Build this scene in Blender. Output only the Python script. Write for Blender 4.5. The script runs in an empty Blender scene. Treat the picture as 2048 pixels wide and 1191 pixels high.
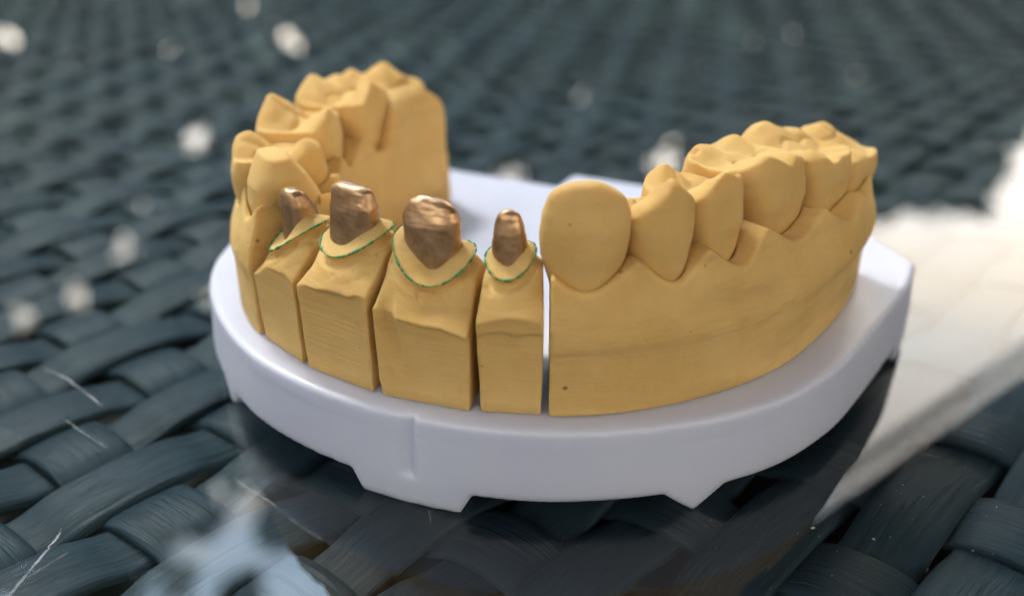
import bpy, math, random
import numpy as np
from mathutils import Matrix, Vector

R = math.radians
MM = 0.001
SC = bpy.context.scene
COL = SC.collection

# ------------------------------------------------------------------ camera
PLATE_TOP = 9.0                      # mm, top of the white plate above the glass
CAM_H = 44.565 + PLATE_TOP
cam_d = bpy.data.cameras.new("camera")
cam = bpy.data.objects.new("camera", cam_d)
COL.objects.link(cam)
cam.location = (0, 0, CAM_H * MM)
cam.rotation_euler = (R(90 - 26.5), 0, 0)
cam_d.sensor_fit = 'HORIZONTAL'
cam_d.sensor_width = 36.0
cam_d.lens = 36.0 * 1900 / 2048
cam_d.clip_start = 0.005
cam_d.clip_end = 500
cam_d.dof.use_dof = True
cam_d.dof.focus_distance = 0.083
cam_d.dof.aperture_fstop = cam_d.lens / 2.25
SC.camera = cam

# ------------------------------------------------------------------ light
SUN_AZ, SUN_EL = -36.0, 54.0          # degrees from +Y toward +X
world = bpy.data.worlds.new("World")
SC.world = world
world.use_nodes = True
nt = world.node_tree
nt.nodes.clear()
def wn(t, **k):
    n = nt.nodes.new(t)
    for a, b in k.items(): setattr(n, a, b)
    return n
w_out = wn('ShaderNodeOutputWorld'); w_bg = wn('ShaderNodeBackground')
w_sky = wn('ShaderNodeTexSky', sky_type='NISHITA', sun_disc=False)
w_sky.sun_elevation = R(SUN_EL); w_sky.sun_rotation = R(SUN_AZ)
w_sky.air_density = 1.0; w_sky.dust_density = 0.4
w_tc = wn('ShaderNodeTexCoord')
w_map = wn('ShaderNodeMapping'); w_map.inputs['Scale'].default_value = (2.2, 2.2, 4.0)
w_noise = wn('ShaderNodeTexNoise'); w_noise.inputs['Scale'].default_value = 1.6
w_noise.inputs['Detail'].default_value = 6; w_noise.inputs['Roughness'].default_value = .55
w_ramp = wn('ShaderNodeValToRGB')
w_ramp.color_ramp.elements[0].position = .46; w_ramp.color_ramp.elements[1].position = .58
w_mix = wn('ShaderNodeMix', data_type='RGBA')
w_mix.inputs['B'].default_value = (120, 112, 103, 1)      # sunlit cloud, same scale as the sky
L = nt.links.new
L(w_tc.outputs['Generated'], w_map.inputs['Vector']); L(w_map.outputs[0], w_noise.inputs['Vector'])
L(w_noise.outputs['Fac'], w_ramp.inputs[0]); L(w_ramp.outputs[0], w_mix.inputs['Factor'])
w_haze = wn('ShaderNodeMix', data_type='RGBA', blend_type='ADD'); w_haze.inputs['Factor'].default_value = 1
w_sep = wn('ShaderNodeSeparateXYZ'); L(w_tc.outputs['Generated'], w_sep.inputs[0])
w_hz = wn('ShaderNodeMapRange'); w_hz.inputs['From Min'].default_value = .40; w_hz.inputs['From Max'].default_value = .62
L(w_sep.outputs['Z'], w_hz.inputs['Value'])
w_hc = wn('ShaderNodeMix', data_type='RGBA'); w_hc.inputs['A'].default_value = (130, 113, 91, 1); w_hc.inputs['B'].default_value = (72, 96, 122, 1)
L(w_hz.outputs[0], w_hc.inputs['Factor']); L(w_hc.outputs['Result'], w_haze.inputs['B'])   # summer haze, white low down, blue above
L(w_sky.outputs[0], w_haze.inputs['A']); L(w_haze.outputs['Result'], w_mix.inputs['A']); L(w_mix.outputs['Result'], w_bg.inputs['Color'])
w_bg.inputs['Strength'].default_value = 0.10
L(w_bg.outputs[0], w_out.inputs[0])

sun_d = bpy.data.lights.new("sun", 'SUN'); sun = bpy.data.objects.new("sun", sun_d); COL.objects.link(sun)
sun_d.energy = 4.4; sun_d.angle = R(10); sun_d.color = (1, .99, .97)
az, el = R(SUN_AZ), R(SUN_EL)
sdir = Vector((math.sin(az) * math.cos(el), math.cos(az) * math.cos(el), math.sin(el)))
sun.rotation_euler = (-sdir).to_track_quat('-Z', 'Y').to_euler()
sun.location = (0, 0, 1)

SC.view_settings.view_transform = 'Standard'; SC.view_settings.look = 'None'
SC.view_settings.exposure = -0.78; SC.view_settings.gamma = 1.0
SC.view_settings.use_curve_mapping = False
SC.render.engine = 'CYCLES'
SC.cycles.max_bounces = 10; SC.cycles.transparent_max_bounces = 16
SC.cycles.caustics_reflective = False; SC.cycles.caustics_refractive = False
SC.cycles.use_denoising = True

# ------------------------------------------------------------------ materials
def mat(name):
    m = bpy.data.materials.new(name); m.use_nodes = True
    t = m.node_tree; b = t.nodes['Principled BSDF']
    return m, t, b
def node(t, ty, **k):
    n = t.nodes.new(ty)
    for a, v in k.items():
        if a in n.inputs: n.inputs[a].default_value = v
        else: setattr(n, a, v)
    return n
def mixc(t, fac, a, b):
    n = node(t, 'ShaderNodeMix', data_type='RGBA')
    for s, v in (('Factor', fac), ('A', a), ('B', b)):
        if hasattr(v, 'links') or isinstance(v, bpy.types.NodeSocket): t.links.new(v, n.inputs[s])
        else: n.inputs[s].default_value = v
    return n.outputs['Result']
def ramp(t, src, p0, p1, c0=(0, 0, 0, 1), c1=(1, 1, 1, 1)):
    n = node(t, 'ShaderNodeValToRGB')
    e = n.color_ramp.elements; e[0].position = p0; e[1].position = p1; e[0].color = c0; e[1].color = c1
    t.links.new(src, n.inputs[0]); return n.outputs[0]
def noise(t, scale, detail=3, rough=.5, vec=None, stretch=None):
    n = node(t, 'ShaderNodeTexNoise', Scale=scale, Detail=detail, Roughness=rough)
    tc = node(t, 'ShaderNodeTexCoord')
    src = vec or tc.outputs['Object']
    if stretch:
        mp = node(t, 'ShaderNodeMapping'); mp.inputs['Scale'].default_value = stretch
        t.links.new(src, mp.inputs['Vector']); src = mp.outputs[0]
    t.links.new(src, n.inputs['Vector']); return n.outputs['Fac']
def bump(t, b, *hs):
    prev = None
    for h, dist, st in hs:
        n = node(t, 'ShaderNodeBump', Strength=st, Distance=dist)
        t.links.new(h, n.inputs['Height'])
        if prev: t.links.new(prev, n.inputs['Normal'])
        prev = n.outputs[0]
    t.links.new(prev, b.inputs['Normal'])

def plaster_mat(name, saw):
    m, t, b = mat(name)
    n1 = noise(t, 160, 4, .6); n2 = noise(t, 800, 2, .5)
    c = mixc(t, ramp(t, n1, .35, .7), (.65, .41, .142, 1), (.725, .488, .19, 1))
    c = mixc(t, ramp(t, n2, .74, .80), c, (.50, .30, .10, 1))
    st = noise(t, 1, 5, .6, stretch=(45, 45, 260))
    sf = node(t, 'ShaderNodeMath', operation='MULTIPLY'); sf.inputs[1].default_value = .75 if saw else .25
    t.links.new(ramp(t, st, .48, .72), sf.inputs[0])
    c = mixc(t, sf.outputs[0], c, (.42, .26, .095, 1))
    vo = node(t, 'ShaderNodeTexVoronoi', Scale=330.0); tcv = node(t, 'ShaderNodeTexCoord'); t.links.new(tcv.outputs['Object'], vo.inputs['Vector'])
    sepc = node(t, 'ShaderNodeSeparateColor'); t.links.new(vo.outputs['Color'], sepc.inputs[0])
    rad = node(t, 'ShaderNodeMapRange'); rad.inputs['From Min'].default_value = .35; rad.inputs['From Max'].default_value = 1; rad.inputs['To Min'].default_value = -.02; rad.inputs['To Max'].default_value = .085
    rad.clamp = False; t.links.new(sepc.outputs[0], rad.inputs['Value'])
    dif = node(t, 'ShaderNodeMath', operation='SUBTRACT'); t.links.new(rad.outputs[0], dif.inputs[0]); t.links.new(vo.outputs['Distance'], dif.inputs[1])
    pit = ramp(t, dif.outputs[0], 0.0, .03)
    c = mixc(t, pit, c, (.30, .16, .05, 1))
    t.links.new(c, b.inputs['Base Color'])
    b.inputs['Roughness'].default_value = .8
    b.inputs['Specular IOR Level'].default_value = .2
    b.inputs['Subsurface Weight'].default_value = .35
    b.inputs['Subsurface Radius'].default_value = (1.0, .5, .14)
    b.inputs['Subsurface Scale'].default_value = .0016
    hs = [(noise(t, 300, 3, .5), .00012, .35), (noise(t, 1500, 4, .65), .00007, .8), (ramp(t, noise(t, 900, 1, .4), .70, .76, (1,) * 4, (0, 0, 0, 1)), .00004, .4)]
    inv = node(t, 'ShaderNodeMath', operation='SUBTRACT'); inv.inputs[0].default_value = 1; t.links.new(pit, inv.inputs[1])
    hs.append((inv.outputs[0], .00015, .8))
    if saw:
        tc = node(t, 'ShaderNodeTexCoord'); sx = node(t, 'ShaderNodeSeparateXYZ')
        t.links.new(tc.outputs['Object'], sx.inputs[0])
        msk = node(t, 'ShaderNodeMapRange'); msk.inputs['From Min'].default_value = .0085; msk.inputs['From Max'].default_value = .0062
        t.links.new(sx.outputs['Z'], msk.inputs['Value'])
        lines = noise(t, 1, 2, .6, stretch=(90, 90, 5200))
        mul = node(t, 'ShaderNodeMath', operation='MULTIPLY'); t.links.new(lines, mul.inputs[0]); t.links.new(msk.outputs[0], mul.inputs[1])
        hs.append((mul.outputs[0], .00012, .55))
    bump(t, b, *hs)
    return m
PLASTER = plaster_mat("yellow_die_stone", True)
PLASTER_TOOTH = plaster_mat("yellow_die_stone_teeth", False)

def gold_mat():
    m, t, b = mat("gold_die_spacer")
    n = noise(t, 900, 4, .6)
    c = mixc(t, ramp(t, n, .3, .7), (.36, .205, .105, 1), (.58, .37, .21, 1))
    t.links.new(c, b.inputs['Base Color'])
    b.inputs['Metallic'].default_value = .9
    t.links.new(ramp(t, noise(t, 700, 3), .3, .7, (.3,) * 3 + (1,), (.46,) * 3 + (1,)), b.inputs['Roughness'])
    bump(t, b, (noise(t, 1, 3, .6, stretch=(350, 350, 2600)), .00009, .5), (noise(t, 900, 3, .5), .00007, .5))
    return m
GOLD = gold_mat()
def green_mat():
    m, t, b = mat("green_pencil")
    n = noise(t, 2500, 2)
    c = mixc(t, ramp(t, n, .35, .6), (.015, .20, .075, 1), (.07, .38, .16, 1))
    t.links.new(c, b.inputs['Base Color']); b.inputs['Roughness'].default_value = .7
    return m
GREEN = green_mat()
def plate_mat():
    m, t, b = mat("white_plastic")
    c = mixc(t, ramp(t, noise(t, 60, 3), .3, .7), (.56, .585, .71, 1), (.61, .635, .75, 1))
    t.links.new(c, b.inputs['Base Color'])
    b.inputs['Subsurface Weight'].default_value = .6
    b.inputs['Subsurface Radius'].default_value = (1, 1, 1.1)
    b.inputs['Subsurface Scale'].default_value = .003
    t.links.new(ramp(t, noise(t, 900, 4, .7), .3, .8, (.3,) * 3 + (1,), (.5,) * 3 + (1,)), b.inputs['Roughness'])
    bump(t, b, (noise(t, 350, 3), .00004, .4), (noise(t, 1, 3, .7, stretch=(900, 900, 160)), .00002, .5))
    return m
WHITE = plate_mat()
def strand_mat():
    m, t, b = mat("grey_plastic_rattan")
    tc = node(t, 'ShaderNodeTexCoord')
    uv = tc.outputs['UV']
    g1 = noise(t, 1, 4, .6, vec=uv, stretch=(55, 1100, 1))
    g2 = noise(t, 1, 3, .6, vec=uv, stretch=(260, 2600, 1))
    big = noise(t, 25, 2)
    c = mixc(t, ramp(t, g1, .3, .7), (.013, .027, .039, 1), (.032, .058, .079, 1))
    c = mixc(t, ramp(t, g2, .60, .75), c, (.045, .06, .08, 1))
    c = mixc(t, ramp(t, big, .4, .65), c, (.019, .032, .045, 1))
    t.links.new(c, b.inputs['Base Color'])
    b.inputs['Roughness'].default_value = .48
    b.inputs['Specular IOR Level'].default_value = .2
    bump(t, b, (g1, .0004, .9), (g2, .00018, .7))
    return m
STRAND = strand_mat()
def simple(name, col, rough=.6, c2=None, sc=80):
    m, t, b = mat(name)
    c = mixc(t, ramp(t, noise(t, sc, 3), .35, .65), col + (1,), (c2 or tuple(x * .7 for x in col)) + (1,))
    t.links.new(c, b.inputs['Base Color']); b.inputs['Roughness'].default_value = rough
    return m
GAP_SHADE = simple("weave_gap_shade", (.012, .011, .008), .8, sc=200)  # near-black colour for the shade seen through the weave
DUST = simple("dust_white", (.55, .54, .5), .9)
SCRATCH = simple("scratched_glass", (.42, .44, .45), .6, (.18, .19, .2), sc=1500)
LEAF = simple("leaf_green", (.030, .064, .040), .6, (.019, .043, .032), sc=3)
BARK = simple("bark", (.10, .075, .05), .9, sc=20)
CANVAS = simple("dark_canvas", (.055, .055, .06), .9, sc=10)

def glass_mat():
    m = bpy.data.materials.new("table_glass"); m.use_nodes = True
    t = m.node_tree; t.nodes.clear()
    out = node(t, 'ShaderNodeOutputMaterial'); mx = node(t, 'ShaderNodeMixShader')
    tr = node(t, 'ShaderNodeBsdfTransparent'); gl = node(t, 'ShaderNodeBsdfGlossy', Roughness=.012)
    tr.inputs['Color'].default_value = (.93, .955, .945, 1)
    lw = node(t, 'ShaderNodeLayerWeight', Blend=.5)
    p = node(t, 'ShaderNodeMath', operation='POWER'); p.inputs[1].default_value = 5
    # facing with blend .5 is 1-|cos|
    t.links.new(lw.outputs['Facing'], p.inputs[0])
    mr = node(t, 'ShaderNodeMapRange'); mr.inputs['To Min'].default_value = .062; mr.inputs['To Max'].default_value = 1
    t.links.new(p.outputs[0], mr.inputs['Value'])
    t.links.new(mr.outputs[0], mx.inputs[0]); t.links.new(tr.outputs[0], mx.inputs[1]); t.links.new(gl.outputs[0], mx.inputs[2])
    t.links.new(mx.outputs[0], out.inputs[0])
    return m
GLASS = glass_mat()
def clear_mat():
    m = bpy.data.materials.new("glass_underside"); m.use_nodes = True
    t = m.node_tree; t.nodes.clear()
    out = node(t, 'ShaderNodeOutputMaterial'); tr = node(t, 'ShaderNodeBsdfTransparent')
    tr.inputs['Color'].default_value = (.96, .98, .97, 1)
    t.links.new(tr.outputs[0], out.inputs[0]); return m
CLEAR = clear_mat()

# ------------------------------------------------------------------ helpers
def make_mesh(name, V, Fq, material, smooth=True, uv=None):
    """V (n,3) metres, Fq (m,k) with equal-sized faces"""
    V = np.asarray(V, np.float32); Fq = np.asarray(Fq, np.int32)
    me = bpy.data.meshes.new(name); k = Fq.shape[1]
    me.vertices.add(len(V)); me.vertices.foreach_set('co', V.ravel())
    me.loops.add(Fq.size); me.loops.foreach_set('vertex_index', Fq.ravel())
    me.polygons.add(len(Fq)); me.polygons.foreach_set('loop_start', np.arange(0, Fq.size, k, dtype=np.int32))
    me.polygons.foreach_set('use_smooth', np.full(len(Fq), smooth))
    if uv is not None:
        l = me.uv_layers.new(name='UVMap'); l.data.foreach_set('uv', np.asarray(uv, np.float32)[Fq.ravel()].ravel())
    me.update(calc_edges=True); me.validate()
    me.materials.append(material)
    return me
def link(name, me, parent=None):
    o = bpy.data.objects.new(name, me); COL.objects.link(o)
    if parent: o.parent = parent
    return o
def tag(o, label=None, cat=None, group=None, kind=None):
    if label: o['label'] = label
    if cat: o['category'] = cat
    if group: o['group'] = group
    if kind: o['kind'] = kind
    return o

# frame of the cast: x right along the plate's back edge, y toward its back, z up from the plate's top (mm)
M_CAST = Matrix.Translation((12.8096 * MM, 120.7282 * MM, PLATE_TOP * MM)) @ Matrix.Rotation(R(-25.6775), 4, 'Z')
def cast_root(name, base):
    """Empty at a thing's base; the thing's meshes are stored relative to it"""
    o = bpy.data.objects.new(name, None); COL.objects.link(o)
    o.empty_display_size = .005
    o.matrix_world = M_CAST @ Matrix.Translation(Vector(base) * MM)
    return o

# --- implicit surfaces
def surfnet(f, org, h):
    ins = f < 0
    nx, ny, nz = f.shape
    s = np.zeros((nx - 1, ny - 1, nz - 1), np.int8)
    for a in (0, 1):
        for b in (0, 1):
            for c in (0, 1):
                s += ins[a:nx - 1 + a, b:ny - 1 + b, c:nz - 1 + c]
    act = (s > 0) & (s < 8)
    I, J, K = np.nonzero(act)
    idx = np.full(act.shape, -1, np.int32); idx[I, J, K] = np.arange(len(I))
    P = np.zeros((len(I), 3)); N = np.zeros(len(I))
    cs = [(a, b, c) for a in (0, 1) for b in (0, 1) for c in (0, 1)]
    for q in cs:
        for ax in range(3):
            if q[ax]: continue
            p = list(q); p[ax] = 1
            va = f[I + q[0], J + q[1], K + q[2]]; vb = f[I + p[0], J + p[1], K + p[2]]
            m = (va < 0) != (vb < 0)
            tt = np.where(m, va / np.where(m, va - vb, 1), 0)
            for d in range(3):
                P[:, d] += np.where(m, q[d] + (tt if d == ax else 0), 0)
            N += m
    P /= N[:, None]
    V = (np.stack([I, J, K], 1) + P) * h + np.array(org)
    F = []
    for ax in range(3):
        sl0 = [slice(1, None)] * 3; sl1 = [slice(1, None)] * 3
        sl0[ax] = slice(0, -1); sl1[ax] = slice(1, None)
        a = ins[tuple(sl0)]; b = ins[tuple(sl1)]
        A = np.stack(np.nonzero(a != b), 1)
        o1, o2 = (ax + 1) % 3, (ax + 2) % 3
        off = np.ones(3, int); off[ax] = 0
        g = A + off                      # grid index of the edge's start
        flip = a[A[:, 0], A[:, 1], A[:, 2]]
        ok = (g[:, o1] < act.shape[o1]) & (g[:, o2] < act.shape[o2])
        g = g[ok]; flip = flip[ok]
        def cell(d1, d2):
            c = g.copy(); c[:, o1] += d1; c[:, o2] += d2
            return idx[c[:, 0], c[:, 1], c[:, 2]]
        q = np.stack([cell(-1, -1), cell(0, -1), cell(0, 0), cell(-1, 0)], 1)
        q[~flip] = q[~flip][:, ::-1]
        F.append(q)
    F = np.concatenate(F); F = F[(F >= 0).all(1)]
    return V, F
def grid(lo, hi, h):
    ax = [np.arange(l - 2 * h, u + 2.5 * h, h) for l, u in zip(lo, hi)]
    return np.meshgrid(*ax, indexing='ij', sparse=True), [a[0] for a in ax]
def smax(a, b, k):
    h = np.clip(.5 + .5 * (a - b) / k, 0, 1)
    return b + (a - b) * h + k * h * (1 - h)
def smin(a, b, k): return -smax(-a, -b, k)
def sstep(a, b, x):
    t = np.clip((x - a) / (b - a), 0, 1); return t * t * (3 - 2 * t)
_rng = np.random.default_rng(5)
_LAT = _rng.random((32, 32, 32)).astype(np.float32)
def vnoise(x, y, z, sc, seed=0):
    """smooth value noise in -1..1, wavelength about sc mm"""
    out = None
    x, y, z = np.broadcast_arrays(x, y, z)
    p = [x / sc + 7.3 * seed, y / sc + 3.1 * seed, z / sc + 11.7 * seed]
    i = [np.floor(q).astype(np.int32) for q in p]
    w = [q - j for q, j in zip(p, i)]; w = [q * q * (3 - 2 * q) for q in w]
    r = 0
    for a in (0, 1):
        for b in (0, 1):
            for c in (0, 1):
                r = r + _LAT[(i[0] + a) % 32, (i[1] + b) % 32, (i[2] + c) % 32] * \
                    (w[0] if a else 1 - w[0]) * (w[1] if b else 1 - w[1]) * (w[2] if c else 1 - w[2])
    return r * 2 - 1
def sdf_object(name, fn, lo, hi, h, material, parent, base, carve=()):
    (x, y, z), org = grid(lo, hi, h)
    f = fn(x, y, z).astype(np.float32)
    for cf, clo, chi in carve:                       # narrow crevice round each tooth
        ix = [slice(max(int((l - .5 - o_) / h), 0), int((u_ + .5 - o_) / h) + 2) for l, u_, o_ in zip(clo, chi, org)]
        g = cf(x[ix[0]], y[:, ix[1]], z[:, :, ix[2]])
        f[ix[0], ix[1], ix[2]] = smax(f[ix[0], ix[1], ix[2]], .07 - g, .1)
    f[0], f[-1], f[:, 0], f[:, -1], f[:, :, 0], f[:, :, -1] = 1, 1, 1, 1, 1, 1
    V, F = surfnet(f, org, h)
    return link(name, make_mesh(name, (V - np.array(base)) * MM, F, material), parent)
CY = -22.0                      # centre of the arch in the cast's frame
def polar(x, y):
    Y = y - CY
    return np.degrees(np.arctan2(x, -Y)), np.hypot(x, Y)
def tabs(t, x): return sum(np.interp(x + o, [a for a, _ in t], [b for _, b in t]) for o in (-5, -2.5, 0, 2.5, 5)) / 5
def tab(t, x): return np.interp(x, [a for a, _ in t], [b for _, b in t])

# ------------------------------------------------------------------ the woven table top
TABLE = bpy.data.objects.new("woven_table", None); COL.objects.link(TABLE)
TABLE.location = (.0, .2, -.02)
tag(TABLE, "dark grey woven rattan table top under a clear glass sheet", "table")
WZ = -5.6                          # mm, mid plane of the weave below the glass top
ANG_B, ANG_A = R(-37.7), R(48.0)
dB = np.array([math.cos(ANG_B), math.sin(ANG_B)]); dA = np.array([math.cos(ANG_A), math.sin(ANG_A)])
nB = np.array([-dB[1], dB[0]])     # q axis of the B strands
PQ, PS = 15.2, 8.6                 # pitch of B strands (across), of A strands (along dB)
Q0 = 48.05 + 4.0                   # q of a B strand's centre
S0 = -93.2                         # s along that strand where it crosses OVER
WA, WB = 7.4, 8.2
# oblique lattice: p = O_L + i*PS*dB + j*stepA,  stepA moves PQ across along dA
stepA = dA * (PQ / (dA @ nB))
OL = dB * S0 + nB * Q0
Minv = np.linalg.inv(np.stack([PS * dB, stepA], 1))
rnd = random.Random(3)
def strand_profile(width, thick):
    u = np.array([-1, -.985, -.95, -.85, -.5, 0, .5, .85, .95, .985, 1])
    top = thick * (1 - np.abs(u) ** 14) * .30 + .24 + .2 * (1 - u * u)
    prof = [(a * width / 2, b) for a, b in zip(u, top)]
    prof = [(-width / 2 * .985, -thick * .3)] + prof + [(width / 2 * .985, -thick * .3)]
    return np.array(prof)
def strand(p0, step, par, n, width, amp, name):
    """ribbon through lattice nodes p0+k*step, over where (k+par) is even"""
    SUB = 8 if np.linalg.norm(step) < 10 else 12
    ks = np.arange(0, n + 1e-6, 1 / SUB)
    ph = np.cos(np.pi * (ks + par))
    h = amp * np.sign(ph) * np.abs(ph) ** .55
    ctr = p0 + ks[:, None] * step
    d = step / np.linalg.norm(step); nn = np.array([-d[1], d[0]])
    ctr = ctr + nn * (.35 * np.sin(ks * .37 + rnd.random() * 6) + .18 * np.sin(ks * 2.1 + rnd.random() * 6))[:, None] + nn * rnd.uniform(-.25, .25)
    pr = strand_profile(width * rnd.uniform(.96, 1.03), 1.25)
    tw = .05 * np.sin(ks * .9 + rnd.random() * 6)
    V = []
    for c, z, t_ in zip(ctr, h, tw):
        V.append(np.column_stack([c[0] + nn[0] * pr[:, 0], c[1] + nn[1] * pr[:, 0], WZ + z + pr[:, 1] + pr[:, 0] * t_]))
    V = np.concatenate(V); m = len(pr); N = len(ks)
    a = (np.arange(N - 1)[:, None] * m + np.arange(m - 1)[None]).ravel()
    F = np.stack([a, a + m, a + m + 1, a + 1], 1)
    uv = np.column_stack([np.repeat(ks * np.linalg.norm(step), m) * MM, np.tile(pr[:, 0], N) * MM + rnd.random() * 3])
    V = V * MM - np.array(TABLE.location)
    o = link(name, make_mesh(name, V, F[:, ::-1], STRAND, uv=uv), TABLE)
    return o
# region of the table that is woven (mm, world): x -260..300, y 10..480
X0, X1, Y0, Y1 = -290, 310, -120, 480
corners = np.array([(X0, Y0), (X1, Y0), (X1, Y1), (X0, Y1)], float)
ij = (corners - OL) @ Minv.T
i0, j0 = np.floor(ij.min(0)).astype(int) - 1; i1, j1 = np.ceil(ij.max(0)).astype(int) + 1
def clip_line(p, d):
    t0, t1 = -1e9, 1e9
    for lo, hi, a, b in ((X0, X1, p[0], d[0]), (Y0, Y1, p[1], d[1])):
        ta, tb = (lo - a) / b, (hi - a) / b
        t0 = max(t0, min(ta, tb)); t1 = min(t1, max(ta, tb))
    return t0, t1
for j in range(j0, j1 + 1):          # B strands run along dB through nodes (i, j)
    p = OL + j * stepA
    t0, t1 = clip_line(p, PS * dB)
    if t1 - t0 < 2: continue
    k0 = math.ceil(t0); n = math.floor(t1) - k0
    if n < 2: continue
    strand(p + k0 * PS * dB, PS * dB, k0 + j, n, WB, .82, 'strand')
for i in range(i0, i1 + 1):          # A strands run along dA
    p = OL + i * PS * dB
    t0, t1 = clip_line(p, stepA)
    if t1 - t0 < 2: continue
    k0 = math.ceil(t0); n = math.floor(t1) - k0
    if n < 2: continue
    strand(p + k0 * stepA, stepA, k0 + i + 1, n, WA, .82, 'strand')
def boxmesh(name, lo, hi, material, top_mat=None, offset=(0, 0, 0)):
    lo = np.array(lo, float); hi = np.array(hi, float)
    V = [(a, b, c) for c in (lo[2], hi[2]) for b in (lo[1], hi[1]) for a in (lo[0], hi[0])]
    F = [(0, 2, 3, 1), (4, 5, 7, 6), (0, 1, 5, 4), (2, 6, 7, 3), (0, 4, 6, 2), (1, 3, 7, 5)]
    me = make_mesh(name, np.array(V) * MM - np.array(offset), F, material, smooth=False)
    if top_mat:
        me.materials.append(top_mat); me.polygons[1].material_index = 1
    return me
link('gap_shade_sheet', boxmesh('gap_shade_sheet', (X0 - 6, Y0 - 6, WZ - 9), (X1 + 6, Y1 + 6, WZ - 4), GAP_SHADE, offset=TABLE.location), TABLE)  # added dark sheet standing in for the shade below the weave
glass = link('glass_sheet', boxmesh('glass_sheet', (X0 - 10, Y0 - 10, -4.0), (X1 + 10, Y1 + 10, 0), CLEAR, GLASS))
tag(glass, "clear scratched glass sheet lying on the woven table top", "glass")

PAVING = simple("grey_paving", (.31, .235, .17), .9, (.24, .18, .13), sc=4)
ground = link('ground', make_mesh('ground', [(-40, -40, -.75), (40, -40, -.75), (40, 40, -.75), (-40, 40, -.75)], [(0, 1, 2, 3)], PAVING, smooth=False))
ground['kind'] = 'structure'

# ------------------------------------------------------------------ white plate
half = [(0, -57.9), (4, -57.8), (8, -57.2), (12, -56.2), (15, -55.2), (19.3, -52.9), (22.9, -50.5), (27.1, -47.1), (30.5, -43.3),
        (32.9, -39.6), (35.6, -32.8), (37, -25.7), (38.4, -18), (39.4, -11.6), (39.5, -6), (34.4, 0), (7.2, 0), (7.2, 4.8), (6.4, 5.6), (0, 5.6)]
def smooth_half(h):
    arc = np.array(h[:15], float)
    t = np.concatenate([[0], np.cumsum(np.hypot(*np.diff(arc, axis=0).T))])
    tt = np.linspace(0, t[-1], 60)
    # Catmull-Rom-like by local quadratic smoothing
    X = np.interp(tt, t, arc[:, 0]); Y = np.interp(tt, t, arc[:, 1])
    for _ in range(4):
        X[1:-1] = .25 * X[:-2] + .5 * X[1:-1] + .25 * X[2:]; Y[1:-1] = .25 * Y[:-2] + .5 * Y[1:-1] + .25 * Y[2:]
    return list(zip(X, Y)) + h[15:]
hp = smooth_half(half)
poly = np.array(hp + [(-x, y) for x, y in hp[::-1] if x > 0])
def poly_sdf(x, y):
    x, y = np.broadcast_arrays(x, y)
    d = np.full(x.shape, 1e9); s = np.ones(x.shape)
    n = len(poly)
    for i in range(n):
        a = poly[i]; b = poly[i - 1]
        ex, ey = b - a; wx = x - a[0]; wy = y - a[1]
        t = np.clip((wx * ex + wy * ey) / (ex * ex + ey * ey + 1e-12), 0, 1)
        d = np.minimum(d, (wx - ex * t) ** 2 + (wy - ey * t) ** 2)
        c1 = y >= a[1]; c2 = y < b[1]; c3 = ex * wy > ey * wx
        s = np.where((c1 & c2 & c3) | (~c1 & ~c2 & ~c3), -s, s)
    return np.sqrt(d) * s
PBASE = (0, -28, -9)
def plate_fn(x, y, z):
    d2 = poly_sdf(x[:, :, 0], y[:, :, 0])[:, :, None]
    phi, r = polar(x[:, :, 0], y[:, :, 0]); phi = phi[:, :, None]; r = r[:, :, None]
    dd = d2 + .0 * z
    # side draft and a fine moulding line under the rim
    dd = d2 - .35 * sstep(0, -7, z) + .07 * np.exp(-((z + 2.1) / .12) ** 2)
    arc0 = np.radians(phi) * 36.0 - 4.2
    dd = dd + .5 * sstep(-1.9, .0, arc0) * sstep(.22, .08, arc0) * sstep(-6.4, -5.6, z)
    body = smax(dd, z, .45)
    # bottom edge: feet hang below the rim
    arc = np.radians(phi) * 36.0           # mm along the rim from the front
    def foot(c, w, slope): return np.clip((np.abs(arc - c) - w) * slope, 0, 2.2)
    zb = -9.0 + np.minimum.reduce([foot(3.6, 4.75, 1.9), foot(28.6, .1, .80) - .12, foot(-22.3, .3, 1.0), foot(-46, .3, .8)])
    side = np.clip((np.abs(y + 11.0) - 2.2) * 2, 0, 2.2)[:, :, :]
    zb = np.where((r > 34) & (y > -20), -9 + side, zb)
    zb = np.where(d2 < -3.2, -6.8, zb)
    body = smax(body, (zb - z) * .75, .35)
    # hollow underside
    inner = np.maximum(d2 + 3.2, z + 3.0)
    body = np.maximum(body, -inner)
    return body
plate = cast_root('model_plate', PBASE)
tag(plate, "white plastic D-shaped base plate standing on small feet on the glass", "plate")
sdf_object('plate_body', plate_fn, (-40, -58.6, -9.2), (40, 6, .2), .3, WHITE, plate, PBASE)

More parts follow.
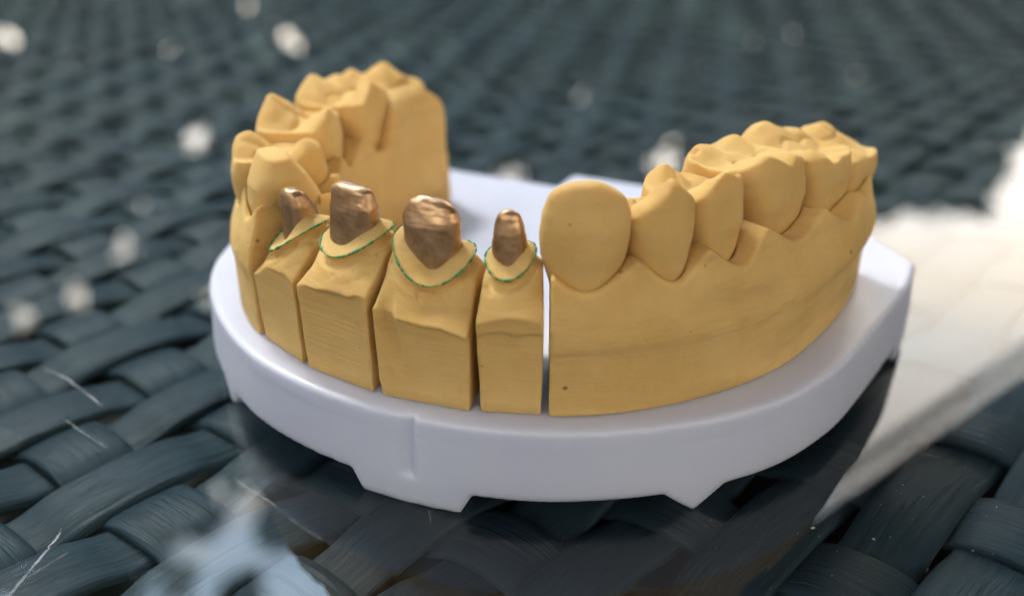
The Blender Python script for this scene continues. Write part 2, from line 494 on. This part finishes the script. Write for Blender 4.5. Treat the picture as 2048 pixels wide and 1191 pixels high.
# ------------------------------------------------------------------ gum blocks and their teeth
RB0 = [(20, 34.1), (36, 34.1), (48.6, 33.7), (65, 33.5), (80, 33.2), (95, 34.0), (107, 35.6), (130, 37)]
RG = [(20, 33.0), (36, 32.7), (48, 32.0), (60, 31.3), (74, 30.9), (85, 32.6), (95, 34.0), (110, 35)]
RL = [(20, 22.5), (41, 22.9), (60, 20.7), (85, 18.1), (100, 18.9), (110, 19.6), (120, 20.8), (130, 23)]
def gum_fn(side, cut, teeth_phi, yend, seed):
    def fn(x, y, z):
        xs = x * side
        phi, r = polar(xs, y)
        n1 = vnoise(x, y, z, 6.0, seed); n2 = vnoise(x, y, z, 2.2, seed + 1)
        rb = tabs(RB0, phi); rg = tabs(RG, phi)
        w = sstep(4.5, 13, z)
        prof = rb + (rg - rb) * w + (.5 + .4 * sstep(70, 88, phi)) * np.exp(-((z - 7.8) / 3.2) ** 2) * sstep(5.0, 7.0, z)
        # trimmed lower band: the ground face stands a little back under a ragged ledge
        ledge = 4.6 + .5 * n1 + 2.4 * sstep(40, 75, phi)
        prof = prof + .05 * sstep(-.15, .25, z - ledge) * sstep(34, 44, phi)
        # interdental hollows between the roots
        pap = 0; 
        for c, hw, zg in teeth_phi:
            pap = np.maximum(pap, np.exp(-((phi - c) / hw) ** 2 * 1.4)) if not np.isscalar(pap) else np.exp(-((phi - c) / hw) ** 2 * 1.4)
        prof = prof + .2 * (pap - .5) * sstep(6, 10, z)
        rl = tabs(RL, phi) - .6 * sstep(11, 0, z)
        zt = 13.9 - 1.0 * sstep(70, 90, phi) - (2.9 - .6 * sstep(70, 90, phi)) * pap
        last = teeth_phi[-1]
        zt = np.maximum(zt, 16.0 * sstep(last[0] - 4, last[0] + 16, phi) ** .35) if side < 0 else zt + 1.6 * sstep(last[0] - 2, last[0] + 5, phi)
        f = smax(r - prof, rl - r, .5)
        f = smax(f, (z - zt - .2 * n1) * .85, .4 + (3.6 if side < 0 else .6) * sstep(80, 98, phi))
        f = smax(f, -z, .12)
        f = np.where(y > yend - 9, smax(f, y - yend, 1.6), f)
        RR = 6.6 if side < 0 else 5; dy = np.maximum(y - (yend - RR * 1.5), 0) / 1.5; dzz = np.maximum(z - (17.0 if side < 0 else 15.3) + RR, 0)
        f = smax(f, np.sqrt(dy * dy + dzz * dzz) - RR, .3)
        ca = np.radians(cut - 1.8); cp = np.radians(cut); px_, py_ = 34 * math.sin(cp), CY - 34 * math.cos(cp)   # saw cut: a vertical plane
        f = smax(f, (math.cos(ca) * (xs - px_) + math.sin(ca) * (y - py_)) * -1, .12)
        n3 = vnoise(x, y, z, .8, seed + 2)
        rough = sstep(2.5, 5, z) * sstep(10, 7, z) * sstep(.0, .5, vnoise(x, y, z, 7, seed + 8) + .15)
        return f + .06 * n2 * sstep(4, 7, z) + (.02 + .055 * rough) * n3 + .04 * n1 + .09 * n1 * sstep(7, 9, z)
    return fn

def tooth_frame(c):
    phi = math.atan2(c[0], -(c[1] - CY)); return phi
def crown_fn(c, ang, a, b, cusps, taper=(.72, .86), fossa=None, sharp=.62, holes=(), seed=0, zc=8.5, p=3.8, topk=.2):
    """posterior tooth: superelliptic wall narrowing to the neck, occlusal relief from its cusps"""
    ca, sa = math.cos(ang), math.sin(ang)
    ztop = max(q[2] for q in cusps)
    def fn(x, y, z):
        X = x - c[0]; Y = y - c[1]
        v = X * sa - Y * ca; u = X * ca + Y * sa          # v outward, u to the right (seen from outside)
        t = np.clip((z - 9.5) / (ztop - 9.5), 0, 1.1)
        sa_ = np.interp(t, [0, .25, .6, .85, 1.1], [taper[0], .5 + .5 * taper[0], 1.0, .97, .86])
        sb_ = np.interp(t, [0, .25, .5, .8, 1.1], [taper[1], .97, 1.0, .90, .66])
        A = a * sa_; B = b * sb_
        side = ((np.abs(u / A) ** p + np.abs(v / B) ** p) ** (1 / p) - 1) * np.minimum(A, B)
        h = 0
        for cx, cy, cz in cusps:
            d = np.sqrt((x - cx) ** 2 + (y - cy) ** 2 + .3)
            h = h + np.exp((cz + sharp * .55 - sharp * d) * 3.6)
        h = np.log(h + 1e-9) / 3.6
        if fossa is not None:
            h = np.maximum(h, fossa + .03 * (u * u + v * v)) + .2 * vnoise(x, y, 0 * z, 1.1, seed + 7)
            h = h - .32 * np.exp(-((v + .35 * np.sin(u * 1.6 + seed)) / .26) ** 2) * np.exp(-(u / (.75 * a)) ** 4) - .2 * np.exp(-((u - .3 * np.sin(v * 1.4)) / .24) ** 2) * np.exp(-(v / (.8 * b)) ** 4)
        f = smax(side, (z - h) * .86, topk)
        f = smax(f, zc - z, .3)
        for hx, hy, hz, hr in holes:
            f = smax(f, hr - np.sqrt((x - hx) ** 2 + (y - hy) ** 2 + (z - hz) ** 2), .12)
        return f + .07 * vnoise(x, y, z, 2.4, seed) + .035 * vnoise(x, y, z, .9, seed + 3)
    lo = (c[0] - 1.3 * max(a, b) - .6, c[1] - 1.3 * max(a, b) - .6, zc - .3); hi = (c[0] + 1.3 * max(a, b) + .6, c[1] + 1.3 * max(a, b) + .6, ztop + .8)
    return fn, lo, hi
def front_fn(c, ang, prof, vf, vl, ztop_fn, seed=0, zc=8.5, p=2.3, k=.5):
    """canine or incisor: tables of half width, facial and lingual surface against height"""
    ca, sa = math.cos(ang), math.sin(ang)
    def fn(x, y, z):
        X = x - c[0]; Y = y - c[1]
        v = X * sa - Y * ca; u = X * ca + Y * sa
        A = tab(prof, z); f0 = tab(vf, z); l0 = tab(vl, z)
        vc = (f0 + l0) / 2; B = (f0 - l0) / 2
        side = ((np.abs(u / A) ** p + np.abs((v - vc) / B) ** p) ** (1 / p) - 1) * np.minimum(A, B)
        f = smax(side, (z - ztop_fn(u, v)) * .9, k)
        f = smax(f, zc - z, .3)
        return f + .06 * vnoise(x, y, z, 2.6, seed)
    return fn, (c[0] - 6, c[1] - 6, zc - .3), (c[0] + 6, c[1] + 6, 20.6)

SPECS = []
def add_tooth(parent, base, spec, label=None, h=.17):
    fn, lo, hi = spec; SPECS.append(spec)
    o = sdf_object('tooth', fn, lo, hi, h, PLASTER_TOOTH, parent, base)
    if label: o['label'] = label
    return o
def mid(*ps): return tuple(np.mean(np.array(ps), axis=0))

# ---- right block
RBASE = (25, -36, 0)
right = cast_root('plaster_segment', RBASE)
tag(right, "long uncut yellow plaster segment with six natural teeth, right of the gold stumps", "plaster cast")
RT = [(30.5, 7.5, 0), (44, 6.0, 0), (56.5, 6.5, 0), (72, 8.5, 0), (87, 7.5, 0), (99, 6, 0)]
PHI = lambda d: R(d)
def at_polar(phi, r): return (r * math.sin(R(phi)), CY - r * math.cos(R(phi)))
c1 = at_polar(30.6, 29.2)
add_tooth(right, RBASE, front_fn(c1, R(30.6), [(8.5, 2.3), (10.5, 2.75), (11.6, 3.1), (13, 3.5), (15, 3.7), (17, 3.6), (18.4, 3.1), (19.3, 2.5), (20.5, 1.8)],
          [(8.5, 2.6), (11, 3.1), (13.5, 3.45), (16, 3.3), (18, 2.75), (19.6, 2.0), (20.5, 1.6)],
          [(8.5, -3.4), (13, -3.0), (16, -1.4), (18.5, .1), (19.6, .5), (20.5, .6)],
          lambda u, v: 19.6 - .045 * u * u - .25 * np.maximum(u - 1.0, 0) - .05 * np.maximum(-u - 1, 0), 11), "broad oval tooth with smooth flat face")
CUR = [
 # centre, axis angle, half width, half depth, cusps, kwargs
 ((18.9, -42.4), 46, 3.35, 4.3, [(21.1, -43.9, 19.2), (17.0, -41.3, 16.0)], dict(sharp=1.05, fossa=15.0, p=2.5, taper=(.55, .86))),
 ((21.1, -37.2), 60, 3.5, 4.6, [(24.3, -38.7, 18.7), (24.9, -36.6, 18.0), (17.9, -36.0, 17.6)], dict(sharp=.8, fossa=15.8, p=3.0, taper=(.55, .86))),
 ((23.6, -28.9), 74, 4.9, 5.2, [(26.2, -32.2, 18.5), (27.3, -27.9, 17.8), (19.6, -29.7, 18.0), (21.4, -24.3, 17.8)],
   dict(sharp=.55, fossa=16.3, holes=[(19.25, -31.0, 17.75, .6), (25.0, -33.6, 18.55, .5)])),
 ((26.6, -20.5), 74, 4.6, 5.2, [(28.8, -24.2, 17.0), (30.6, -18.6, 15.1), (23.6, -20.8, 18.3), (25.6, -17.0, 17.0)], dict(sharp=.6, fossa=15.2)),
 ((29.3, -13.6), 70, 3.9, 4.3, [(31.8, -15.2, 14.6), (32.1, -11.6, 13.9), (27.8, -12.9, 16.6)], dict(sharp=.6, fossa=13.6, zc=7.5)),
]
for k, (c, ang, a, b, cu, kw) in enumerate(CUR):
    add_tooth(right, RBASE, crown_fn(c, R(ang), a, b, cu, seed=20 + k, **kw))

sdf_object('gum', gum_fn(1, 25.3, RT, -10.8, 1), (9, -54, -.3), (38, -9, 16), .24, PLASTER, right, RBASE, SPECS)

# ---- left block
SPECS = []
LBASE = (-25, -34, 0)
left = cast_root('plaster_segment', LBASE)
tag(left, "tall yellow plaster segment with natural teeth at the left, behind the small gold stumps", "plaster cast")
LT = [(34.5, 5.5, 0), (46, 6.5, 0), (60.5, 8, 0), (79, 9, 0)]
c1 = at_polar(-35, 29.3)
add_tooth(left, LBASE, front_fn(c1, R(-35), [(8.5, 1.7), (10.5, 2.1), (13, 3.0), (15, 3.2), (16.4, 2.5), (18, 1.8)],
          [(8.5, 2.6), (12, 3.1), (14, 2.9), (16.6, 1.7), (18, 1.2)], [(8.5, -4.6), (11, -4.3), (13, -3.4), (15, -2.2), (17, -.7)],
          lambda u, v: 16.9 - .03 * u * u + .02 * v, 12, p=2.9, k=.22), "pointed corner tooth with worn flat tip")
CUL = [
 ((-20.1, -42.0), -46, 3.5, 4.7, [(-22.9, -42.9, 17.3), (-17.0, -41.2, 16.7)], dict(sharp=.95, fossa=14.8)),
 ((-22.9, -34.7), -64, 4.2, 4.4, [(-25.7, -35.2, 18.8), (-19.0, -34.4, 17.9)], dict(sharp=.78, fossa=15.6)),
 ((-24.2, -24.8), -82, 5.1, 4.7, [(-27.3, -26.2, 18.9), (-27.0, -21.6, 18.0), (-20.6, -24.0, 18.3), (-21.4, -28.4, 16.8)], dict(sharp=.7, fossa=15.8)),
 ((-25.6, -15.8), -90, 3.8, 4.2, [(-24.5, -15.6, 18.4), (-28, -17, 17.4)], dict(sharp=.8, fossa=14)),
 ((-23.4, -13.2), -95, 2.6, 3.2, [(-22.9, -12.9, 16.4)], dict(sharp=.5, fossa=13, p=2.4, topk=.6)),
]
for k, (c, ang, a, b, cu, kw) in enumerate(CUL):
    add_tooth(left, LBASE, crown_fn(c, R(ang), a, b, cu, seed=30 + k, **kw))

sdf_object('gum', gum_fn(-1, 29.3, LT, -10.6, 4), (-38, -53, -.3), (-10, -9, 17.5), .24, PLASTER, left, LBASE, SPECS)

# ------------------------------------------------------------------ four sawn dies with gold stumps
RF = 34.2
def die(name, label, p0, p1, mcen, mA, mB, mrot, zF, zR, zB, zL, stump, seed, extras=None):
    """p0,p1: saw-cut angles; frame: u right along the arch, w inward from the front face"""
    pm = (p0 + p1) / 2; hw = (p1 - p0) / 2
    fc = at_polar(pm, RF); cs, sn = math.cos(R(pm)), math.sin(R(pm))
    base = (fc[0] - sn * 5, fc[1] + cs * 5, 0)
    root = cast_root(name, base)
    tag(root, label, "tooth die", "sawn dies with gold stumps")
    def uvw(x, y):
        X = x - fc[0]; Y = y - fc[1]
        return X * cs + Y * sn, -X * sn + Y * cs
    def xy(u, w): return fc[0] + u * cs - w * sn, fc[1] + u * sn + w * cs
    c0 = (zF + zR + zB + zL) / 4; c1_ = (zF - zB) / 2; s1 = (zR - zL) / 2; c2 = (zF + zB - zR - zL) / 4
    cr, sr = math.cos(R(mrot)), math.sin(R(mrot))
    def zm(th): return c0 + c1_ * np.cos(th) + s1 * np.sin(th) + c2 * np.cos(2 * th)
    def ell(u, w):
        du = u - mcen[0]; dw = -(w - mcen[1])
        eu = du * cr + dw * sr; ev = -du * sr + dw * cr
        k = np.sqrt((eu / mA) ** 2 + (ev / mB) ** 2)
        th = np.arctan2(eu / mA, ev / mB)
        return (k - 1) * (mA * mB / np.sqrt((mB * np.sin(th)) ** 2 + (mA * np.cos(th)) ** 2 + 1e-9)) * (1.0) if False else (k - 1) * np.sqrt((mA * np.sin(th)) ** 2 + (mB * np.cos(th)) ** 2), th
    tl = math.tan(R(hw))
    def fn(x, y, z):
        u, w = uvw(x, y)
        n1 = vnoise(x, y, z, 5, seed); n2 = vnoise(x, y, z, 1.6, seed + 1); n3 = vnoise(x, y, z, .7, seed + 2)
        halfw = (RF - w) * tl - .22 - .12 * sstep(6, 0, z)
        r0, r1 = {41: (8.5, .05), 42: (8.7, .12), 43: (8.1, -.2), 44: (7.7, 0)}[seed]
        ridge = r0 + .7 * n1 + .4 * n2 + r1 * u
        f = smax(np.abs(u) - halfw, -w + .3 * np.clip(1 - z / 8.5, 0, 1) + .3 * (1 - sstep(-.15, .15, z - ridge)) + .12 * n1 * sstep(3, 7, z), .1)
        f = smax(f, w - 11.5, .5)
        d, th = ell(u, w)
        m = zm(th)
        dz = m - z
        off = np.interp(dz, [-5, -1.3, -.7, -.3, 0, .4, .95, 1.12, 2.2, 3.2, 4.5, 7],
                        [-5.5, -3.3, -1.7, -.9, 0, -.34, -.42, .34, 1.15, 2.4, 4.6, 9])
        chip = .5 * sstep(.15, .5, vnoise(x, y, z * .6, 1.1, seed + 9)) * np.exp(-((dz - 1.15) / .3) ** 2)
        f = smax(f, (d - off + chip - (.26 * n1 + .2 * n2) * sstep(.8, 1.8, dz)) * .72, .06)
        f = smax(f, -z, .1)
        if extras: f = extras(f, u, w, z, n1, n2)
        return f + .025 * n3 * sstep(5, 8, z) + .03 * n2
    cx, cy = base[0], base[1]
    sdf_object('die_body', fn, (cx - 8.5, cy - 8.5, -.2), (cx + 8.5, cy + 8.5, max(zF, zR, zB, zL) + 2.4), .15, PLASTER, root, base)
    # green pencil line along the margin
    ths = np.linspace(-math.pi * .80, math.pi * .80, 220)
    rg = np.random.default_rng(seed); ph = rg.random(4) * 6
    rad = .055 + .024 * np.sin(ths * 4 + ph[0]) + .025 * np.sin(ths * 15 + ph[1]) + rg.normal(0, .018, len(ths))
    rad = np.where(np.sin(ths * 17 + ph[2]) + np.sin(ths * 7 + ph[3]) > 1.5, .015, np.clip(rad, .03, .13))
    eu = mA * np.sin(ths) * 1.0; ev = mB * np.cos(ths)
    U = mcen[0] + eu * cr - ev * sr; W = mcen[1] - (eu * sr + ev * cr)
    px, py = xy(U, W); pz = zm(ths) - .03
    P = np.column_stack([px, py, pz]); T = np.gradient(P, axis=0); T /= np.linalg.norm(T, axis=1)[:, None]
    N1 = np.cross(T, (0, 0, 1)); N1 /= np.linalg.norm(N1, axis=1)[:, None]; N2 = np.cross(T, N1)
    k = 8; an = np.linspace(0, 2 * math.pi, k, endpoint=False)
    V = (P[:, None] + rad[:, None, None] * (np.cos(an)[None, :, None] * N1[:, None] + 1.5 * np.sin(an)[None, :, None] * N2[:, None])).reshape(-1, 3)
    q = np.arange(len(P) - 1)[:, None] * k; a = np.arange(k)[None]; b = (a + 1) % k
    F = np.stack([q + a, q + b, q + k + b, q + k + a], -1).reshape(-1, 4)
    link('margin_line', make_mesh('margin_line', (V - np.array(base)) * MM, F, GREEN), root)
    # gold stump
    su, sw, tabA, tabF, tabL, ztop, tilt, p = stump
    srot = stump_rot.get(name + str(seed), 0)
    c3, s3 = math.cos(R(srot)), math.sin(R(srot))
    def sf(x, y, z):
        u, w = uvw(x, y); u = u - su; w = -(w - sw)
        u, w = u * c3 + w * s3, -u * s3 + w * c3
        A = tab(tabA, z); f0 = tab(tabF, z); l0 = tab(tabL, z)
        vc = (f0 + l0) / 2; B = (f0 - l0) / 2
        side = ((np.abs(u / A) ** p + np.abs((w - vc) / B) ** p) ** (1 / p) - 1) * np.minimum(A, B)
        f = smax(side, (z - ztop - tilt(u, w)) * .9, .55)
        f = smax(f, 8.5 - z, .2)
        # facial end of the spacer follows the shoulder
        return f + .11 * vnoise(x, y, z, 1.9, seed + 5) + .02 * vnoise(x, y, z * 1.6, .5, seed + 6)
    sx, sy = xy(su, sw)
    sdf_object('gold_stump', sf, (sx - 4.2, sy - 4.2, 8.4), (sx + 4.2, sy + 4.2, ztop + .8), .11, GOLD, root, base)
    return root
stump_rot = {}
G = 'tooth_die'
def ex2(f, u, w, z, n1, n2):
    # root bulge ending in a fin at its right edge
    b = np.sqrt(((u - .3) / 3.3) ** 2 + ((z - 7.0) / 2.6) ** 2) - 1
    f = f + .5 * sstep(.08, -.6, b) * sstep(.9, -.1, w)
    return f
def ex3(f, u, w, z, n1, n2):
    g = np.hypot((u + 3.0 - (8 - z) * .18) / .75, (z - 6.6) / 3.2) - 1
    f = f + .9 * sstep(.5, -.8, g) * sstep(2.0, .2, w)
    return f
die(G, "narrow sawn plaster die with slim slanted gold stump, farthest left", -28.8, -15.7, (-.25, 3.8), 2.85, 2.9, 20, 9.8, 12.2, 12.2, 11.0,
    (-.5, 3.9, [(8.5, 2.0), (11, 1.9), (14, 1.6), (15.2, 1.2)], [(8.5, 1.2), (11, 1.3), (14, 1.4), (15.4, 1.1)], [(8.5, -2.7), (11, -2.5), (14, -1.2), (15.4, -.4)], 15.3, lambda u, w: 0 * u, 2.4), 41)
die(G, "wide sawn plaster die with broad flat-topped gold stump, second from the left", -15.4, -1.0, (-.35, 4.6), 3.55, 3.0, 8, 11.5, 13.6, 13.2, 12.6,
    (-.4, 4.5, [(8.5, 2.95), (12, 2.75), (15, 2.35), (17.2, 1.95)], [(8.5, 1.5), (12, 1.45), (15, 1.2), (17.2, .75)], [(8.5, -2.2), (12, -2.0), (15, -1.2), (17.2, -.8)], 17.2, lambda u, w: .04 * u, 2.6), 42, ex2)
die(G, "widest sawn plaster die with rounded wedge-shaped gold stump, third from the left", -.6, 14.5, (-.3, 4.7), 3.55, 3.1, 0, 10.8, 12.7, 12.7, 13.9,
    (-.45, 4.5, [(8.5, 2.1), (11.2, 2.35), (13.5, 2.65), (15.5, 2.5), (17.2, 1.6)], [(8.5, 1.0), (12, 1.3), (15, 1.25), (17.2, .4)], [(8.5, -2.2), (12, -2.0), (15, -1.4), (17.2, -.9)], 17.25, lambda u, w: -.12 * u - .07 * u * u, 2.3), 43, ex3)
die(G, "narrow sawn plaster die with small bullet-shaped gold stump beside the white slit", 14.9, 24.8, (-.35, 4.15), 2.1, 2.4, 0, 11.9, 13.5, 13.3, 12.9,
    (-.45, 4.3, [(8.5, 1.1), (11.5, 1.3), (14, 1.45), (15.8, 1.2), (16.9, .8)], [(8.5, .9), (12, 1.1), (15, 1.0), (16.9, .5)], [(8.5, -1.7), (12, -1.5), (15, -1.1), (16.9, -.6)], 17.0, lambda u, w: -.1 * u * u, 2.1), 44)

# ------------------------------------------------------------------ surroundings that the glass mirrors, and unseen parts added to block light
rg = np.random.default_rng(17)
def dirv(az, el): return np.array([math.sin(R(az)) * math.cos(R(el)), math.cos(R(az)) * math.cos(R(el)), math.sin(R(el))])
def foliage():
    n = 75000
    azs = rg.uniform(-45, 45, n); el = rg.uniform(-4, 44, n); dist = rg.uniform(3.6, 5.6, n)
    m = 20000  # unseen leaf ring beside and behind the camera, added to block sky light
    azs = np.concatenate([azs, rg.uniform(45, 315, m)]); el = np.concatenate([el, rg.uniform(-6, 48, m)]); dist = np.concatenate([dist, rg.uniform(3.6, 5.6, m)])
    azs = np.where(azs > 180, azs - 360, azs); n = n + m
    top = 35.5 + 3.0 * np.sin(np.radians(azs * 9)) + 2.0 * np.sin(np.radians(azs * 23) + 1) + rg.normal(0, .8, n)
    top = np.where(azs > 12, np.interp(azs, [12, 20, 24, 28, 29.5, 33.5, 37, 60, 70, 120, 150, 180], [34, 20, 18.6, 18.2, 11, 11, 31, 36, 17, 18, 21, 24]) + rg.normal(0, .1, n), top)
    top = np.where(azs < -100, np.interp(azs, [-180, -140, -100], [24, 27, 36]), top)  # ring height behind the camera sets how much fill light enters
    keep = el < top
    for a, e, r in ((-33, 38.5, 1.6), (-29.5, 40.5, 1.3), (-27.2, 37.6, 1.3), (-24.6, 39.6, .9), (-20.6, 41.5, 1.2), (-22.3, 37, 1.0), (-17, 38, 1.6), (-31.5, 36.5, 1.5), (-36, 41, 1.5)):
        keep |= np.hypot((azs - a) * .78, el - e) < r * (.75 + .25 * np.sin(azs * 5 + el * 7))
    holes = [(-27.7, 9.3, .7), (-13, 10.2, .8), (-14.7, 8.7, .5), (-18.8, 15.5, .8), (-23.8, 21, .8), (-27.2, 23.3, .8), (-30.4, 23.8, .8),
             (-19.4, 24.4, .9), (-.1, 18.7, .9), (9.6, 17.3, 1.1), (-10.8, 22.4, .7), (-32.8, 29.7, .6)]
    for a, e, r in holes:
        keep &= np.hypot((azs - a) * np.cos(np.radians(e)), el - e) > r + .1 + rg.normal(0, .12, n)
    azs, el, dist = azs[keep], el[keep], dist[keep]; n = len(azs)
    ar, er = np.radians(azs), np.radians(el)
    P = np.column_stack([np.sin(ar) * np.cos(er), np.cos(ar) * np.cos(er), np.sin(er)]) * dist[:, None]
    s = rg.uniform(.05, .10, n) * np.where(np.abs(azs) > 45, 2.2, 1)
    a = rg.normal(size=(n, 3)); a /= np.linalg.norm(a, axis=1)[:, None]
    b = np.cross(a, rg.normal(size=(n, 3))); b /= np.linalg.norm(b, axis=1)[:, None]
    nn = np.cross(a, b)
    q = [P - a * s[:, None], P + b * (s * .45)[:, None] + nn * (s * .12)[:, None], P + a * s[:, None], P - b * (s * .45)[:, None] + nn * (s * .12)[:, None]]
    V = np.stack(q, 1).reshape(-1, 3)
    F = np.arange(4 * n).reshape(-1, 4)
    o = link('foliage', make_mesh('foliage', V, F, LEAF, smooth=False)); o['kind'] = 'stuff'
    tag(o, "mass of green leaves mirrored dimly in the glass, with an unseen ring added to block light", "foliage")
foliage()
def parasol():
    Z = 1.3
    e0 = np.array([.78, 1.70]); t = np.array([.577, .47]); t /= np.linalg.norm(t); nrm = np.array([t[1], -t[0]])
    A = e0 - t * 3.1; B = e0 + t * 1.3; C = B + nrm * 3.0; D = A + nrm * 3.0  # canopy extended out of view past the mirrored edge to block sky light
    root = bpy.data.objects.new('parasol', None); COL.objects.link(root)
    ctr = (A + C) / 2; root.location = (ctr[0], ctr[1], -.75)
    tag(root, "dark square parasol above the table, its straight edge mirrored in the glass, its unseen part extended to block sky", "parasol")
    off = np.array(root.location)
    cs = [np.array([*p, Z]) for p in (A, B, C, D)]; apex = np.array([ctr[0], ctr[1], Z + .5])
    V = np.array(cs + [apex] + [c + (0, 0, .004) for c in cs] + [apex + (0, 0, .004)]) - off
    F = [(1, 0, 4), (2, 1, 4), (3, 2, 4), (0, 3, 4), (5, 6, 9), (6, 7, 9), (7, 8, 9), (8, 5, 9)]
    link('canopy', make_mesh('canopy', V, F, CANVAS, smooth=False), root)
    for i in range(4):
        a, b = cs[i], cs[(i + 1) % 4]; o_ = np.array([0, 0, 1.0]); d = (b - a) / np.linalg.norm(b - a); nr = np.cross(d, o_) * .006
        q = [a - (0, 0, .105), b - (0, 0, .105), b - (0, 0, .14), a - (0, 0, .14)]
        q2 = [a + (0, 0, .0), b + (0, 0, .0), b - (0, 0, .05), a - (0, 0, .05)]
        for nm, qq, mm in (('edge_rail', q, CANVAS), ('valance', q2, CANVAS)):
            V = np.array([p - nr for p in qq] + [p + nr for p in qq]) - off
            F = [(0, 1, 2, 3), (7, 6, 5, 4), (0, 4, 5, 1), (2, 6, 7, 3), (1, 5, 6, 2), (0, 3, 7, 4)]
            link(nm, make_mesh(nm, V, F, mm, smooth=False), root)
    k = 12; an = np.linspace(0, 2 * math.pi, k, endpoint=False)
    V = np.array([(.025 * math.cos(x), .025 * math.sin(x), z) for z in (0, Z + .74) for x in an])
    F = [(i, (i + 1) % k, k + (i + 1) % k, k + i) for i in range(k)]
    link('pole', make_mesh('pole', V, F, CANVAS), root)
parasol()

# ------------------------------------------------------------------ marks on the glass
def scratch(pts, w, seed):
    r_ = np.random.default_rng(seed); P = np.array(pts, float)
    t = np.linspace(0, len(P) - 1, 40); X = np.interp(t, range(len(P)), P[:, 0]); Y = np.interp(t, range(len(P)), P[:, 1])
    X += r_.normal(0, .05, 40); Y += r_.normal(0, .05, 40)
    ww = .7 * w * (.35 + .65 * np.abs(np.sin(t * 2.3 + seed))) * np.minimum(1, np.minimum(np.arange(40), np.arange(40)[::-1]) / 6 + .05)
    d = np.gradient(np.column_stack([X, Y]), axis=0); d /= np.linalg.norm(d, axis=1)[:, None] + 1e-9
    n_ = np.column_stack([-d[:, 1], d[:, 0]]); C2 = np.column_stack([X, Y])
    a = C2 + n_ * ww[:, None]; b = C2 - n_ * ww[:, None]
    V = np.concatenate([np.column_stack([a, np.full(40, .006)]), np.column_stack([C2, np.full(40, .03)]), np.column_stack([b, np.full(40, .006)])])
    F = [(i, i + 1, 41 + i, 40 + i) for i in range(39)] + [(40 + i, 41 + i, 81 + i, 80 + i) for i in range(39)]
    link('scratch', make_mesh('scratch', V * MM, np.array(F)[:, ::-1], SCRATCH), glass)
scratch([(-39.2, 54.6), (-38.7, 58.5), (-38.4, 60.5), (-38.2, 62.3), (-38.3, 63.6)], .13, 1)
scratch([(-38.6, 57.6), (-37.2, 59.6), (-36.5, 60.6)], .05, 7)
scratch([(-51.7, 90.3), (-48.3, 88.1), (-44.9, 85.1), (-41.9, 82.3)], .10, 2)
scratch([(-45.5, 80.5), (-42, 77.6), (-38.6, 75)], .05, 3)
scratch([(-25.2, 70.2), (-23.0, 68.4), (-20.8, 66.6)], .06, 4)
scratch([(-7.3, 66.1), (-6.9, 64.2)], .05, 5)
scratch([(34.5, 76.8), (37.6, 75.2), (40.5, 73.6)], .04, 6)
r_ = np.random.default_rng(9); V = []; F = []
def speck(x, y, s):
    k = 5; b0 = len(V); an = np.sort(r_.uniform(0, 2 * math.pi, k))
    for a in an: V.append((x + s * math.cos(a) * r_.uniform(.5, 1.2), y + s * math.sin(a) * r_.uniform(.5, 1.2), .004))
    V.append((x, y, .004 + s * .7))
    for i in range(k): F.append((b0 + i, b0 + (i + 1) % k, b0 + k))
for _ in range(260): speck(r_.uniform(15, 62), r_.uniform(52, 84), .035 + .05 * r_.random() ** 3)
for _ in range(260): speck(r_.uniform(-60, 30), r_.uniform(50, 80), .025 + .04 * r_.random() ** 3)
for x, y, s_ in ((30.3, 62.2, .16), (38.0, 60.8, .11), (39.4, 60.4, .10), (33.4, 58.6, .10), (25.6, 63.6, .22), (33.5, 54.6, .08)): speck(x, y, s_)
d_ = link('dust', make_mesh('dust', np.array(V) * MM, F, DUST, smooth=False)); d_['kind'] = 'stuff'
tag(d_, "fine white dust specks scattered on the glass", "dust")
